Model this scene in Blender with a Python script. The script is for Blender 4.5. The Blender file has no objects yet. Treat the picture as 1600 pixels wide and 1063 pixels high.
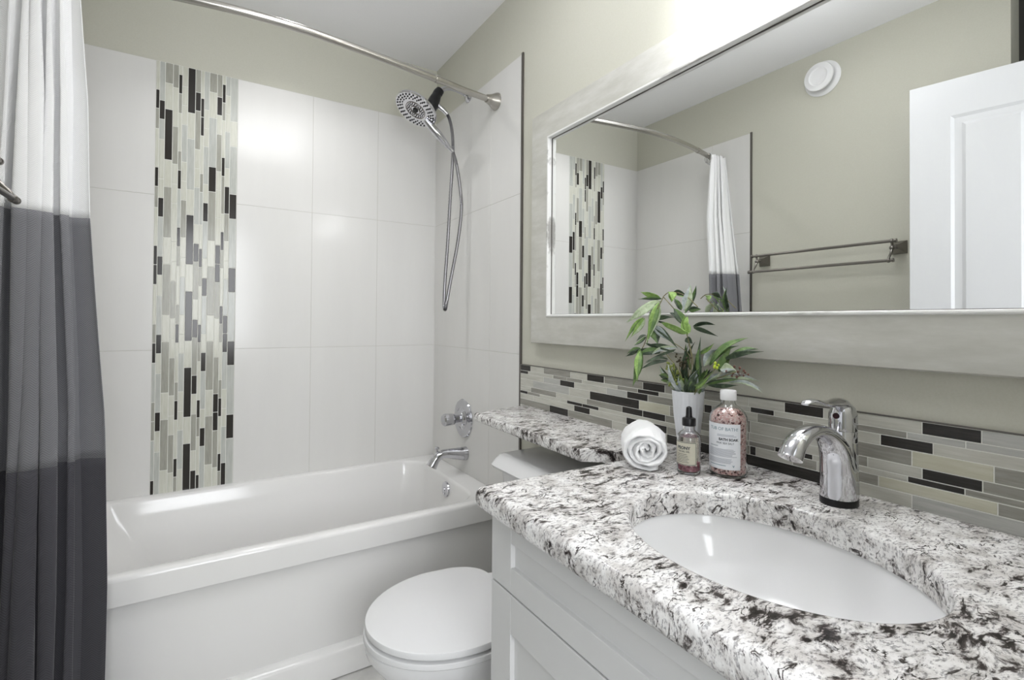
import bpy, bmesh, math, random
from mathutils import Vector, Matrix
R = random.Random(7)
PI = math.pi
scene = bpy.context.scene
COL = scene.collection

# ------------------------------------------------------------------ camera
def make_camera():
    cd = bpy.data.cameras.new('camera'); c = bpy.data.objects.new('camera', cd); COL.objects.link(c)
    yaw, pit, rol = 0.558002, 0.011264, 0.007848
    f0 = Vector((math.sin(yaw)*math.cos(pit), math.cos(yaw)*math.cos(pit), math.sin(pit)))
    r = Vector((math.cos(yaw), -math.sin(yaw), 0)); u = r.cross(f0)
    r2 = r*math.cos(rol) + u*math.sin(rol); u2 = -r*math.sin(rol) + u*math.cos(rol)
    m = Matrix((( r2.x, u2.x, -f0.x, -1.0257), (r2.y, u2.y, -f0.y, -2.4035), (r2.z, u2.z, -f0.z, 1.1557), (0, 0, 0, 1)))
    c.matrix_world = m
    cd.sensor_width = 36; cd.lens = 779.31/1600*36
    cd.shift_y = (493.23-531.5)/1600
    cd.clip_start = 0.01; cd.clip_end = 50
    scene.camera = c
make_camera()

# ------------------------------------------------------------------ world, light, exposure
w = bpy.data.worlds.new('world'); scene.world = w; w.use_nodes = True
w.node_tree.nodes['Background'].inputs[0].default_value = (0.75, 0.82, 0.95, 1)
w.node_tree.nodes['Background'].inputs[1].default_value = 0.6
scene.view_settings.view_transform = 'Standard'
scene.view_settings.look = 'None'
scene.view_settings.gamma = 1
scene.view_settings.use_curve_mapping = False
scene.view_settings.exposure = 0.7

def lamp(name, kind, loc, energy, size=0.1, size_y=None, color=(1, 1, 1), aim=None):
    d = bpy.data.lights.new(name, kind); d.energy = energy; d.color = color
    o = bpy.data.objects.new(name, d); COL.objects.link(o); o.location = loc
    if kind == 'AREA':
        d.size = size
        if size_y: d.shape = 'RECTANGLE'; d.size_y = size_y
        else: d.shape = 'DISK'; d.spread = math.radians(122)
    elif kind == 'POINT': d.shadow_soft_size = size
    if aim: o.rotation_euler = (Vector(aim)-Vector(loc)).to_track_quat('-Z', 'Y').to_euler()
    return o
W = -1.481          # far side wall, seen only in the mirror
CEIL = 2.455
lamp('shower_downlight_lamp', 'AREA', (-0.74, -0.42, CEIL-0.012), 1.5, 0.06, color=(.99, .99, 1), aim=(-0.74, -0.42, 0))
lamp('added_hall_light', 'AREA', (-1.0, -3.38, 1.45), 21, 0.85, 1.15, color=(.95, .97, 1), aim=(-0.80, -1.2, 1.75))  # added area lamp in the unseen hall, lighting the room through the doorway

# ------------------------------------------------------------------ helpers
def lin(h):
    h = h.lstrip('#'); o = []
    for i in (0, 2, 4):
        c = int(h[i:i+2], 16)/255
        o.append(c/12.92 if c <= .04045 else ((c+.055)/1.055)**2.4)
    return (*o, 1)
def mat(name, color, rough=.5, metal=0, spec=.5, coat=0, emit=None, es=0, trans=0, ior=1.45, sheen=0, sss=0):
    m = bpy.data.materials.new(name); m.use_nodes = True
    b = m.node_tree.nodes['Principled BSDF']
    b.inputs['Base Color'].default_value = lin(color); b.inputs['Roughness'].default_value = rough
    b.inputs['Metallic'].default_value = metal; b.inputs['Specular IOR Level'].default_value = spec
    b.inputs['Coat Weight'].default_value = coat; b.inputs['Coat Roughness'].default_value = .05
    b.inputs['Transmission Weight'].default_value = trans; b.inputs['IOR'].default_value = ior
    b.inputs['Sheen Weight'].default_value = sheen
    if sss: b.inputs['Subsurface Weight'].default_value = sss; b.inputs['Subsurface Radius'].default_value = (.01, .01, .01)
    if emit: b.inputs['Emission Color'].default_value = lin(emit); b.inputs['Emission Strength'].default_value = es
    return m
def N(m, kind, **kw):
    n = m.node_tree.nodes.new(kind)
    for k, v in kw.items():
        if k.startswith('i_'):
            n.inputs[k[2:].replace('_', ' ')].default_value = v
        else: setattr(n, k, v)
    return n
def Lk(m, a, b): m.node_tree.links.new(a, b)
def ramp(m, src, stops, interp='LINEAR'):
    r = N(m, 'ShaderNodeValToRGB'); r.color_ramp.interpolation = interp
    e = r.color_ramp.elements
    while len(e) < len(stops): e.new(.5)
    for k, (p, c) in enumerate(stops):
        e[k].position = p; e[k].color = lin(c) if isinstance(c, str) else (c, c, c, 1)
    Lk(m, src, r.inputs[0]); return r
def coords(m, scale=(1, 1, 1), rot=(0, 0, 0)):
    t = N(m, 'ShaderNodeTexCoord'); mp = N(m, 'ShaderNodeMapping')
    mp.inputs['Scale'].default_value = scale; mp.inputs['Rotation'].default_value = rot
    Lk(m, t.outputs['Object'], mp.inputs[0]); return mp.outputs[0]
def bump(m, height, strength=.2, dist=.001):
    b = N(m, 'ShaderNodeBump'); b.inputs['Strength'].default_value = strength; b.inputs['Distance'].default_value = dist
    Lk(m, height, b.inputs['Height']); Lk(m, b.outputs[0], m.node_tree.nodes['Principled BSDF'].inputs['Normal'])
def noise(m, vec, scale, detail=4, rough=.5, dist=0):
    n = N(m, 'ShaderNodeTexNoise'); n.inputs['Scale'].default_value = scale; n.inputs['Detail'].default_value = detail
    n.inputs['Roughness'].default_value = rough; n.inputs['Distortion'].default_value = dist
    Lk(m, vec, n.inputs['Vector']); return n.outputs['Fac']
def noisy(m, scale, c1, c2, lo=.35, hi=.65, stretch=(1, 1, 1), detail=5, bs=0, bd=.001):
    v = coords(m, stretch); n = noise(m, v, scale, detail, .6)
    r = ramp(m, n, [(lo, c1), (hi, c2)]); Lk(m, r.outputs[0], m.node_tree.nodes['Principled BSDF'].inputs['Base Color'])
    if bs: bump(m, n, bs, bd)
    return m

# ------------------------------------------------------------------ materials
M = {}
M['paint'] = noisy(mat('olive_grey_wall_paint', 'c7c6b9', .7, spec=.25), 300, 'c5c4b7', 'c9c8bc', bs=.05, bd=.0005)
M['ceil'] = noisy(mat('ceiling_paint', 'e6e6e6', .85, spec=.2), 260, 'efeff0', 'f3f3f4', bs=.15, bd=.0008)
M['dark_paint'] = mat('dark_grey_hall_paint', '5c5a57', .7, spec=.2)
M['tile'] = noisy(mat('glossy_wall_tile', 'dedbd5', .15, spec=.34), 5, 'dcdbd8', 'e0dfdc', stretch=(1, 1, .15))
M['grout'] = mat('grout', 'c4c2bb', .8)
M['tub'] = mat('tub_acrylic', 'e7e6e4', .12, spec=.5)
M['ceramic'] = mat('toilet_porcelain', 'e2e2e2', .07, spec=.5)
M['sink'] = mat('sink_porcelain', 'f2f2f2', .08, spec=.5)
M['seat'] = mat('toilet_seat_plastic', 'dddddd', .22)
M['cab'] = mat('cabinet_white_lacquer', 'd5d5d4', .32)
M['door'] = mat('door_white_paint', 'd3d4d6', .4)
v = coords(M['door'], (60, 60, 2.5)); n = noise(M['door'], v, 3, 4, .6, .8); bump(M['door'], n, .25, .001)
M['chrome'] = mat('chrome', 'd2d2d6', .06, 1)
M['dchrome'] = mat('shower_chrome', 'c6c6ca', .08, 1)
M['hose'] = mat('ribbed_steel', '98979a', .28, 1)
M['nickel'] = mat('brushed_nickel', 'b9b6b0', .27, 1)
M['dknickel'] = mat('dark_brushed_nickel', '85817c', .3, 1)
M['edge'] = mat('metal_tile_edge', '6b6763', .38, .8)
M['rubber'] = mat('black_plastic', '141417', .3)
M['nozzle'] = mat('shower_nozzle_rubber', '222222', .6)
M['mirror'] = mat('mirror_glass', 'f4f5f4', .0, 1)
M['dglass'] = mat('dark_glass_tile', '35322f', .15, spec=.35)
M['floor'] = noisy(mat('floor_tile', 'd0cfcc', .25), 12, 'c8c7c4', 'd8d7d4')
M['white'] = mat('white_plastic', 'ebebec', .35)
M['shadeglass'] = mat('frosted_lamp_glass', 'ffffff', .25, emit='fbfcff', es=6.2)
M['dome'] = mat('fill_dome_glow', 'ffffff', .4, emit='fbfcff', es=5.6)  # emitter of the added fill dome
M['lit'] = mat('lit_lens', 'ffffff', .5, emit='fbfcff', es=3)

def glassy(name, c1, c2, c3, rough=.17, st=(14, 14, 1.2)):
    m = mat(name, c2, rough, spec=.32)
    v = coords(m, st); n = noise(m, v, 11, 5, .65); r = ramp(m, n, [(.3, c1), (.5, c2), (.7, c3)])
    Lk(m, r.outputs[0], m.node_tree.nodes['Principled BSDF'].inputs['Base Color']); return m
M['gL'] = glassy('pale_sage_glass_tile', 'c2c2b4', 'cbcbbf', 'd2d2c8')
M['gG'] = glassy('grey_sage_glass_tile', '94948a', 'a09f95', 'aaaaa0')
M['gS'] = glassy('silver_glass_tile', 'b0b2ac', 'b9bbb5', 'c2c4bf')
M['gC'] = glassy('cream_stone_tile', 'c3c1ae', 'cbc9b8', 'd1cfc1')
M['mgrout'] = mat('light_mosaic_grout', 'dcdcd5', .7)
# the backsplash tiles lie on their side, streaks along the wall
SP = (14, 1.2, 14)
M['sL'] = glassy('pale_grey_glass_tile', 'b3b2a8', 'c0bfb5', 'cbcac1', st=SP)
M['sG'] = glassy('smoke_grey_glass_tile', '85837b', '94928a', 'a2a097', st=SP)
M['sS'] = glassy('light_silver_glass_tile', 'a9a9a4', 'b3b3ae', 'bebeb9', st=SP)
M['sC'] = glassy('cream_streaked_glass_tile', 'bab7a2', 'c3c1ae', 'cccabb', st=SP)
M['sD'] = glassy('near_black_glass_tile', '2c2a28', '353331', '403d3a', rough=.1, st=SP)

def granite():
    m = mat('speckled_granite', 'ffffff', .16, spec=.5)
    b = m.node_tree.nodes['Principled BSDF']
    c = coords(m, (1, 1, 1), (0, 0, 0))
    wn = N(m, 'ShaderNodeTexNoise'); wn.inputs['Scale'].default_value = 9; wn.inputs['Detail'].default_value = 3; Lk(m, c, wn.inputs[0])
    add = N(m, 'ShaderNodeVectorMath', operation='MULTIPLY_ADD'); Lk(m, wn.outputs['Color'], add.inputs[0])
    add.inputs[1].default_value = (.05, .05, .05); Lk(m, c, add.inputs[2])
    mp = N(m, 'ShaderNodeMapping'); Lk(m, add.outputs[0], mp.inputs[0])
    mp.inputs['Rotation'].default_value = (0, 0, .9); mp.inputs['Scale'].default_value = (1, 2.1, 1.5)
    big = noise(m, c, 7, 3, .5)
    n1 = noise(m, mp.outputs[0], 31, 10, .68, .4)
    sh = N(m, 'ShaderNodeMath', operation='MULTIPLY_ADD'); Lk(m, big, sh.inputs[0]); sh.inputs[1].default_value = .40
    sh.inputs[2].default_value = -.20
    ad = N(m, 'ShaderNodeMath', operation='ADD'); Lk(m, n1, ad.inputs[0]); Lk(m, sh.outputs[0], ad.inputs[1])
    r1 = ramp(m, ad.outputs[0], [(.32, '2a2525'), (.375, '514a48'), (.405, '918c8a'), (.435, 'cfccc9'), (.50, 'eae8e6'), (.62, 'f4f3f1')])
    n2 = noise(m, mp.outputs[0], 120, 6, .7)
    r2 = ramp(m, n2, [(.37, '4a464a'), (.43, '98969a'), (.475, 'ffffff')])
    n3 = noise(m, c, 22, 5, .6); r3 = ramp(m, n3, [(.40, 'bdb8b4'), (.54, 'ffffff')])
    n4 = noise(m, mp.outputs[0], 17, 5, .55, .9)
    s4 = N(m, 'ShaderNodeMath', operation='SUBTRACT'); Lk(m, n4, s4.inputs[0]); s4.inputs[1].default_value = .5
    a4 = N(m, 'ShaderNodeMath', operation='ABSOLUTE'); Lk(m, s4.outputs[0], a4.inputs[0])
    r4 = ramp(m, a4.outputs[0], [(0, '2f2a2a'), (.010, '6b6563'), (.022, 'ffffff')])
    n5 = noise(m, c, 31, 4, .6); r5 = ramp(m, n5, [(.49, 0.0), (.55, 1.0)])
    def mul(a_, b_, fac):
        mx = N(m, 'ShaderNodeMix', data_type='RGBA', blend_type='MULTIPLY')
        if isinstance(fac, float): mx.inputs[0].default_value = fac
        else: Lk(m, fac, mx.inputs[0])
        Lk(m, a_, mx.inputs[6]); Lk(m, b_, mx.inputs[7]); return mx
    mx = mul(r1.outputs[0], r2.outputs[0], .62); mx1 = mul(mx.outputs[2], r3.outputs[0], .55)
    mx2 = mul(mx1.outputs[2], r4.outputs[0], r5.outputs[0])
    Lk(m, mx2.outputs[2], b.inputs['Base Color'])
    return m
M['granite'] = granite()

def frame_mat():
    m = mat('distressed_silver_white_paint', 'cfcfc9', .38, .15)
    b = m.node_tree.nodes['Principled BSDF']
    c = coords(m, (1, .12, .5)); n1 = noise(m, c, 60, 6, .65)
    r1 = ramp(m, n1, [(.28, 'bdbcb3'), (.5, 'c8c7bf'), (.7, 'd3d2cc')])
    c2 = coords(m, (1, .35, .6)); n2 = noise(m, c2, 22, 6, .75)
    r2 = ramp(m, n2, [(.24, 'a09e9a'), (.30, 'ffffff')])
    mx = N(m, 'ShaderNodeMix', data_type='RGBA', blend_type='MULTIPLY'); mx.inputs[0].default_value = .8
    Lk(m, r1.outputs[0], mx.inputs[6]); Lk(m, r2.outputs[0], mx.inputs[7]); Lk(m, mx.outputs[2], b.inputs['Base Color'])
    bump(m, n1, .15, .001); return m
M['frame'] = frame_mat()
M['bead'] = noisy(mat('worn_white_bead', 'd9d9d5', .4), 30, 'a3a19d', 'e4e4e1', lo=.33, hi=.45, stretch=(1, .15, .4))

def fabric(name, col, col2):
    m = mat(name, col, .85, spec=.2, sheen=.3)
    t = N(m, 'ShaderNodeTexCoord'); sp = N(m, 'ShaderNodeSeparateXYZ'); Lk(m, t.outputs['UV'], sp.inputs[0])
    # chevron weave: v + |saw(u)|
    pp = N(m, 'ShaderNodeMath', operation='PINGPONG'); Lk(m, sp.outputs[0], pp.inputs[0]); pp.inputs[1].default_value = .011
    s = N(m, 'ShaderNodeMath', operation='ADD'); Lk(m, pp.outputs[0], s.inputs[0]); Lk(m, sp.outputs[1], s.inputs[1])
    p2 = N(m, 'ShaderNodeMath', operation='PINGPONG'); Lk(m, s.outputs[0], p2.inputs[0]); p2.inputs[1].default_value = .0028
    mu = N(m, 'ShaderNodeMath', operation='MULTIPLY'); Lk(m, p2.outputs[0], mu.inputs[0]); mu.inputs[1].default_value = 357
    r = ramp(m, mu.outputs[0], [(0, col), (1, col2)]); Lk(m, r.outputs[0], m.node_tree.nodes['Principled BSDF'].inputs['Base Color'])
    bump(m, mu.outputs[0], .3, .0012); return m
M['cwhite'] = fabric('white_waffle_fabric', 'ececec', 'f2f2f2')
M['cgrey'] = fabric('mid_grey_woven_fabric', '6e6e72', '858589')
M['cdark'] = fabric('charcoal_woven_fabric', '414045', '504f55')
M['towel'] = mat('white_terry', 'fbfbfb', .95, spec=.1, sheen=.5, sss=.25)
v = coords(M['towel']); n = noise(M['towel'], v, 420, 3, .6); bump(M['towel'], n, .6, .002)

# ------------------------------------------------------------------ mesh helpers
def wloc(o):
    v = Vector((0, 0, 0))
    while o is not None: v += o.location; o = o.parent
    return v
def obj(name, bm, m, parent=None, loc=None, smooth=True, recalc=True):
    """bm is in world coordinates; the object's origin goes to loc (or its parent's origin)."""
    o_w = Vector(loc) if loc is not None else (wloc(parent) if parent else Vector((0, 0, 0)))
    if recalc: bmesh.ops.recalc_face_normals(bm, faces=bm.faces)
    for v in bm.verts: v.co -= o_w
    me = bpy.data.meshes.new(name); bm.to_mesh(me); bm.free()
    if not isinstance(m, (list, tuple)): m = [m]
    for k in m: me.materials.append(k)
    o = bpy.data.objects.new(name, me); COL.objects.link(o)
    if parent: o.parent = parent; o.location = o_w - wloc(parent)
    else: o.location = o_w
    if smooth:
        me.shade_smooth()
        try: me.set_sharp_from_angle(angle=math.radians(38))
        except Exception: pass
    return o
def thing(name, label, cat, loc, group=None):
    o = bpy.data.objects.new(name, None); COL.objects.link(o); o.location = loc; o.empty_display_size = .02
    o['label'] = label; o['category'] = cat
    if group: o['group'] = group
    return o
def tag(o, label, cat, group=None):
    o['label'] = label; o['category'] = cat
    if group: o['group'] = group
    return o
def struct(o, label=None):
    o['kind'] = 'structure'
    if label: o['label'] = label
    return o
def B(): return bmesh.new()
def box(bm, x0, x1, y0, y1, z0, z1, mi=0, bev=0, seg=2):
    x0, x1 = min(x0, x1), max(x0, x1); y0, y1 = min(y0, y1), max(y0, y1); z0, z1 = min(z0, z1), max(z0, z1)
    t = bmesh.new()
    vs = [t.verts.new(p) for p in ((x0, y0, z0), (x1, y0, z0), (x1, y1, z0), (x0, y1, z0), (x0, y0, z1), (x1, y0, z1), (x1, y1, z1), (x0, y1, z1))]
    for f in ((0, 3, 2, 1), (4, 5, 6, 7), (0, 1, 5, 4), (1, 2, 6, 5), (2, 3, 7, 6), (3, 0, 4, 7)): t.faces.new([vs[i] for i in f])
    if bev: bmesh.ops.bevel(t, geom=list(t.edges), offset=bev, segments=seg, affect='EDGES', profile=.5)
    merge(bm, t, mi)
def merge(bm, t, mi=None, mtx=None):
    mp = {}
    for v in t.verts: mp[v] = bm.verts.new(mtx @ v.co if mtx else v.co)
    for f in t.faces:
        try: nf = bm.faces.new([mp[v] for v in f.verts])
        except ValueError: continue
        nf.material_index = f.material_index if mi is None else mi
    t.free()
def loft(bm, loops, cap0=True, cap1=True, close=True, mi=0):
    rings = [[bm.verts.new(p) for p in l] for l in loops]
    n = len(rings[0])
    for a, b in zip(rings[:-1], rings[1:]):
        for i in range(n if close else n-1):
            j = (i+1) % n
            f = bm.faces.new((a[i], a[j], b[j], b[i])); f.material_index = mi
    if cap0: f = bm.faces.new(rings[0][::-1]); f.material_index = mi
    if cap1: f = bm.faces.new(rings[-1]); f.material_index = mi
    return rings
def lathe(bm, prof, c=(0, 0, 0), axis=(0, 0, 1), n=40, mi=0, caps=(True, True), sx=1, sy=1):
    ax = Vector(axis).normalized(); q = Vector((0, 0, 1)).rotation_difference(ax); c = Vector(c)
    loops = []
    for r, h in prof:
        r = max(r, 1e-5)
        loops.append([c + q @ Vector((r*math.cos(2*PI*i/n)*sx, r*math.sin(2*PI*i/n)*sy, h)) for i in range(n)])
    return loft(bm, loops, caps[0], caps[1], mi=mi)
def catmull(pts, k=8):
    P = [Vector(p) for p in pts]; out = []
    for i in range(len(P)-1):
        p0 = P[max(i-1, 0)]; p1 = P[i]; p2 = P[i+1]; p3 = P[min(i+2, len(P)-1)]
        for s in range(k):
            t = s/k
            out.append(.5*((2*p1)+(-p0+p2)*t+(2*p0-5*p1+4*p2-p3)*t*t+(-p0+3*p1-3*p2+p3)*t**3))
    out.append(P[-1]); return out
def tube(bm, pts, r, n=14, mi=0, sq=None, ref=None):
    P = [Vector(p) for p in pts]; m = len(P)
    rr = r if isinstance(r, (list, tuple)) else [r]*m
    if len(rr) != m:
        rr = [rr[min(int(i/(m-1)*(len(rr)-1)), len(rr)-2)]*(1-((i/(m-1)*(len(rr)-1)) % 1 if i < m-1 else 1)) + rr[min(int(i/(m-1)*(len(rr)-1)), len(rr)-2)+1]*((i/(m-1)*(len(rr)-1)) % 1 if i < m-1 else 1) for i in range(m)]
    T = [(P[min(i+1, m-1)]-P[max(i-1, 0)]).normalized() for i in range(m)]
    nrm = Vector(ref) if ref else (T[0].orthogonal())
    nrm = (nrm - T[0]*nrm.dot(T[0])).normalized(); loops = []
    for i in range(m):
        nrm = (nrm - T[i]*nrm.dot(T[i])).normalized(); b = T[i].cross(nrm)
        k = sq[i] if isinstance(sq, list) else (sq or 1)
        loops.append([P[i] + (nrm*math.cos(2*PI*j/n)*rr[i]*k + b*math.sin(2*PI*j/n)*rr[i]) for j in range(n)])
    return loft(bm, loops, mi=mi)
def sphere(bm, c, r, n=12, mi=0, s=(1, 1, 1)):
    c = Vector(c); k = n//2
    loops = []
    for i in range(1, k):
        a = PI*i/k
        loops.append([c+Vector((r*s[0]*math.sin(a)*math.cos(2*PI*j/n), r*s[1]*math.sin(a)*math.sin(2*PI*j/n), -r*s[2]*math.cos(a))) for j in range(n)])
    rings = loft(bm, loops, False, False, mi=mi)
    b = bm.verts.new(c-Vector((0, 0, r*s[2]))); t = bm.verts.new(c+Vector((0, 0, r*s[2])))
    for j in range(n):
        f = bm.faces.new((b, rings[0][(j+1) % n], rings[0][j])); f.material_index = mi
        f = bm.faces.new((t, rings[-1][j], rings[-1][(j+1) % n])); f.material_index = mi
def rrect(x0, x1, y0, y1, r, z, n=8):
    out = []
    for cx, cy, a0 in ((x1-r, y1-r, 0), (x0+r, y1-r, 90), (x0+r, y0+r, 180), (x1-r, y0+r, 270)):
        for i in range(n+1):
            a = math.radians(a0+90*i/n); out.append((cx+r*math.cos(a), cy+r*math.sin(a), z))
    return out
def round_poly(P, rad, n=7):
    out = []; m = len(P)
    for i in range(m):
        p = Vector(P[i]); a = Vector(P[i-1]); b = Vector(P[(i+1) % m]); r = rad[i]
        if r <= 0: out.append(p); continue
        u = (a-p).normalized(); v = (b-p).normalized(); ang = u.angle(v); d = r/math.tan(ang/2)
        s = p+u*d; e = p+v*d
        for k in range(n+1):
            t = k/n; out.append((1-t)**2*s + 2*(1-t)*t*p + t*t*e)
    return out
def text_bm(s, size, align='LEFT', bold=0):
    cu = bpy.data.curves.new('t', 'FONT'); cu.body = s; cu.size = size; cu.align_x = align; cu.offset = bold
    cu.resolution_u = 3
    o = bpy.data.objects.new('t', cu); COL.objects.link(o)
    dg = bpy.context.evaluated_depsgraph_get(); me = bpy.data.meshes.new_from_object(o.evaluated_get(dg))
    b = bmesh.new(); b.from_mesh(me)
    bpy.data.meshes.remove(me); bpy.data.objects.remove(o); bpy.data.curves.remove(cu)
    return b

# ================================================================== SETTING
def wallbox(name, x0, x1, y0, y1, z0, z1, m='paint'):
    b = B(); box(b, x0, x1, y0, y1, z0, z1); return struct(obj(name, b, M[m], loc=((x0+x1)/2, (y0+y1)/2, z0), smooth=False))
T = 2.174           # top of the tile
TY = -0.818         # front edge of the tile on the side walls
FY = -2.42          # front wall (the doorway the photographer stands in)
wallbox('floor', W-1.2, .6, -3.7, .1, -.1, 0, 'floor')
wallbox('ceiling', W-1.2, .6, -3.7, .1, CEIL, CEIL+.1, 'ceil')
wb = wallbox('wall_back', W-.12, .12, .004, .1, 0, CEIL)
wr = wallbox('wall_right', .004, .1, FY, .004, 0, CEIL)
wl = wallbox('wall_left', W-.1, W-.004, -1.83, .004, 0, CEIL)
# the side wall ends and a dark painted passage opens beyond it
b = B(); box(b, -1.95, -1.85, -2.42, -1.73, 0, CEIL); box(b, -1.85, W-.1, -1.83, -1.73, 0, CEIL)
struct(obj('wall_passage', b, M['dark_paint'], smooth=False))
b = B(); box(b, -1.95, -1.41, FY-.1, FY, 0, CEIL); box(b, -.60, .1, FY-.1, FY, 0, CEIL); box(b, -1.41, -.60, FY-.1, FY, 2.06, CEIL)
struct(obj('wall_front', b, M['paint'], smooth=False))
b = B(); box(b, -2.6, -2.5, -3.6, FY-.1, 0, CEIL); box(b, .4, .5, -3.6, FY-.1, 0, CEIL)
box(b, -2.6, -1.5, -3.6, -3.5, 0, CEIL); box(b, -.5, .5, -3.6, -3.5, 0, CEIL); box(b, -1.5, -.5, -3.6, -3.5, 0, .85); box(b, -1.5, -.5, -3.6, -3.5, 2.25, CEIL)
struct(obj('wall_hall', b, M['paint'], smooth=False))
b = B()
for x0, x1, z0, z1 in ((-1.5, -1.45, .85, 2.25), (-.55, -.5, .85, 2.25), (-1.45, -.55, .85, .9), (-1.45, -.55, 2.2, 2.25), (-1.02, -.98, .9, 2.2)):
    box(b, x0, x1, -3.58, -3.52, z0, z1)
struct(obj('added_window_1', b, M['white'], smooth=False))  # unseen window frame, added to give the hall lamp an opening
b = B()
for (x0, x1, z0, z1) in ((-1.48, -1.41, 0, 2.12), (-.60, -.53, 0, 2.12), (-1.48, -.53, 2.06, 2.13)):
    box(b, x0, x1, FY-.11, FY+.012, z0, z1, bev=.003)
struct(obj('trim_1', b, M['door'], smooth=False))

def tiles(bm, plane, axis, us, zs, thick=.006, gap=.0016, sgn=1):
    """rectangular wall tiles; axis 'x' = lying on a y-plane, 'y' = on an x-plane; mi 0 tile, 1 grout"""
    for a, c in zip(us[:-1], us[1:]):
        for z0, z1 in zip(zs[:-1], zs[1:]):
            lo, hi = min(a, c)+gap/2, max(a, c)-gap/2
            if axis == 'x': box(bm, lo, hi, plane, plane+thick*sgn, z0+gap/2, z1-gap/2, bev=.0007, seg=1)
            else: box(bm, plane, plane+thick*sgn, lo, hi, z0+gap/2, z1-gap/2, bev=.0007, seg=1)
    u0, u1, z0, z1 = min(us), max(us), min(zs), max(zs)
    if axis == 'x': box(bm, u0, u1, plane+.0007*sgn, plane+thick*sgn, z0, z1, mi=1)
    else: box(bm, plane+.0007*sgn, plane+thick*sgn, u0, u1, z0, z1, mi=1)
ZS = [0, .42, 1.03, 1.642, T]
b = B(); tiles(b, 0, 'x', [0, -.302, -.601, -.903], ZS); tiles(b, 0, 'x', [-1.186, W], ZS)
obj('tile_surround', b, [M['tile'], M['grout']], wb, smooth=False)
b = B(); tiles(b, 0, 'y', [0, -.583, TY], ZS); obj('tile_surround', b, [M['tile'], M['grout']], wr, smooth=False)
b = B(); tiles(b, W, 'y', [0, -.583, TY], ZS, sgn=-1); obj('tile_surround', b, [M['tile'], M['grout']], wl, smooth=False)
b = B(); box(b, -.0025, .001, -.0025, .001, .466, T); obj('corner_caulk', b, M['tile'], wr, smooth=False)
b = B(); box(b, W-.001, W+.0025, -.0025, .001, .466, T); obj('corner_caulk', b, M['tile'], wl, smooth=False)
b = B(); box(b, -.003, .004, TY-.010, TY, 0, T+.003, bev=.001); obj('metal_edge_trim', b, M['edge'], wr, smooth=False)
b = B(); box(b, W-.004, W+.003, TY-.010, TY, 0, T+.003, bev=.001); obj('metal_edge_trim', b, M['edge'], wl, smooth=False)

MOS_X= [-1.186, -1.174, -1.1561, -1.1302, -1.1113, -1.0993, -1.0804, -1.0545, -1.0355, -1.0236, -1.0056, -0.9787, -0.9598, -0.9478, -0.9299, -0.903]
MOS_C="""L2171 D2060 G1985 L1905 D1752 G1676 L1593 D1442 D1367 L1289 G1133 D1058 S980 G826 G751 S676 D520
S2172 D2020 S1945 L1865 L1708 D1633 S1557 D1401 L1327 S1245 D1092 L1017 S938 D786 L711 S630
G2174 L2093 D1989 L1787 G1679 L1477 G1371 L1169 G1063 L861 G755 L555
G2171 L2081 G1925 L1774 L1694 L1616 L1461 L1383 G1305 L1156 L1076 G998 L848 L768 G692 L542
L2171 D2138 G2061 L1982 G1829 D1752 S1676 D1522 G1445 L1367 G1211 D1133 L1058 G901 D827 L750 D596 G523
L2171 L2093 L2017 S1939 L1788 L1711 G1633 L1483 L1401 S1323 L1170 L1092 S1015 L862 L783 S708 L552
D2170 L1991 S1886 L1679 D1576 L1375 D1266 L1065 D958 L758 D651
G2171 D2081 G2005 L1847 L1769 S1691 L1540 D1462 G1388 L1234 D1152 G1078 D925 L849 G768 L620 D540
L2170 D2060 D1983 L1906 G1750 S1674 L1541 D1442 G1366 L1289 D1132 G1058 L981 D824 G752 L675 D520
S2172 L2016 L1940 S1864 L1709 D1632 S1555 L1403 D1322 S1249 L1092 D1017 S940 L786 D709 S634
G2176 L2094 S1988 D1784 G1681 L1478 G1370 L1170 G1062 L862 G755 L556
G2175 D2080 L2004 G1924 L1769 L1692 L1575 D1462 D1383 G1308 L1157 G997 D845 D769 G693 L541
L2168 D2137 G2060 L1985 D1830 G1752 L1594 D1519 G1442 L1367 D1209 G1135 L1058 G902 D826 L750 D596 G523
S2174 L2093 L2016 S1941 L1787 D1710 G1596 L1481 L1398 S1322 D1169 D1094 S1016 L863 L782 S707 D556
S2173 L1989 S1883 D1681 S1577 D1370 S1268 D1062 S961 D755 S655"""
SPL="""D836 L896 G978 L1127 D1209 G1286 G1288 D1440 G1516 L1681 L1748 D1828 L1904 D2059 S2134
D836 L880 G1033 G1108 L1185 G1342 D1421 L1496 D1753 L1806 G1962 S2038 S2115
L836 S978 D1072 L1147 S1297 D1381 G1458 D1635 L1656 G1769 L1866 D1999 L2074
L836 S913 L1121 D1223 C1427 G1532 L1753 G1960 C2045 G2148
L836 G900 L1051 G1208 D1362 D1440 G1518 L1750 G1962 L1979 D2059 G2135
D836 G878 L956 D1110 D1187 L1263 G1750 D1808 L1884 D2039 G2114
L836 L915 D1147 L1223 D1379 G1523 D1752 L1766 G1845 L1892 G1962 C1996 G2152
G836 D1014 G1116 L1322 D1523 L1902 S2045"""

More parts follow.
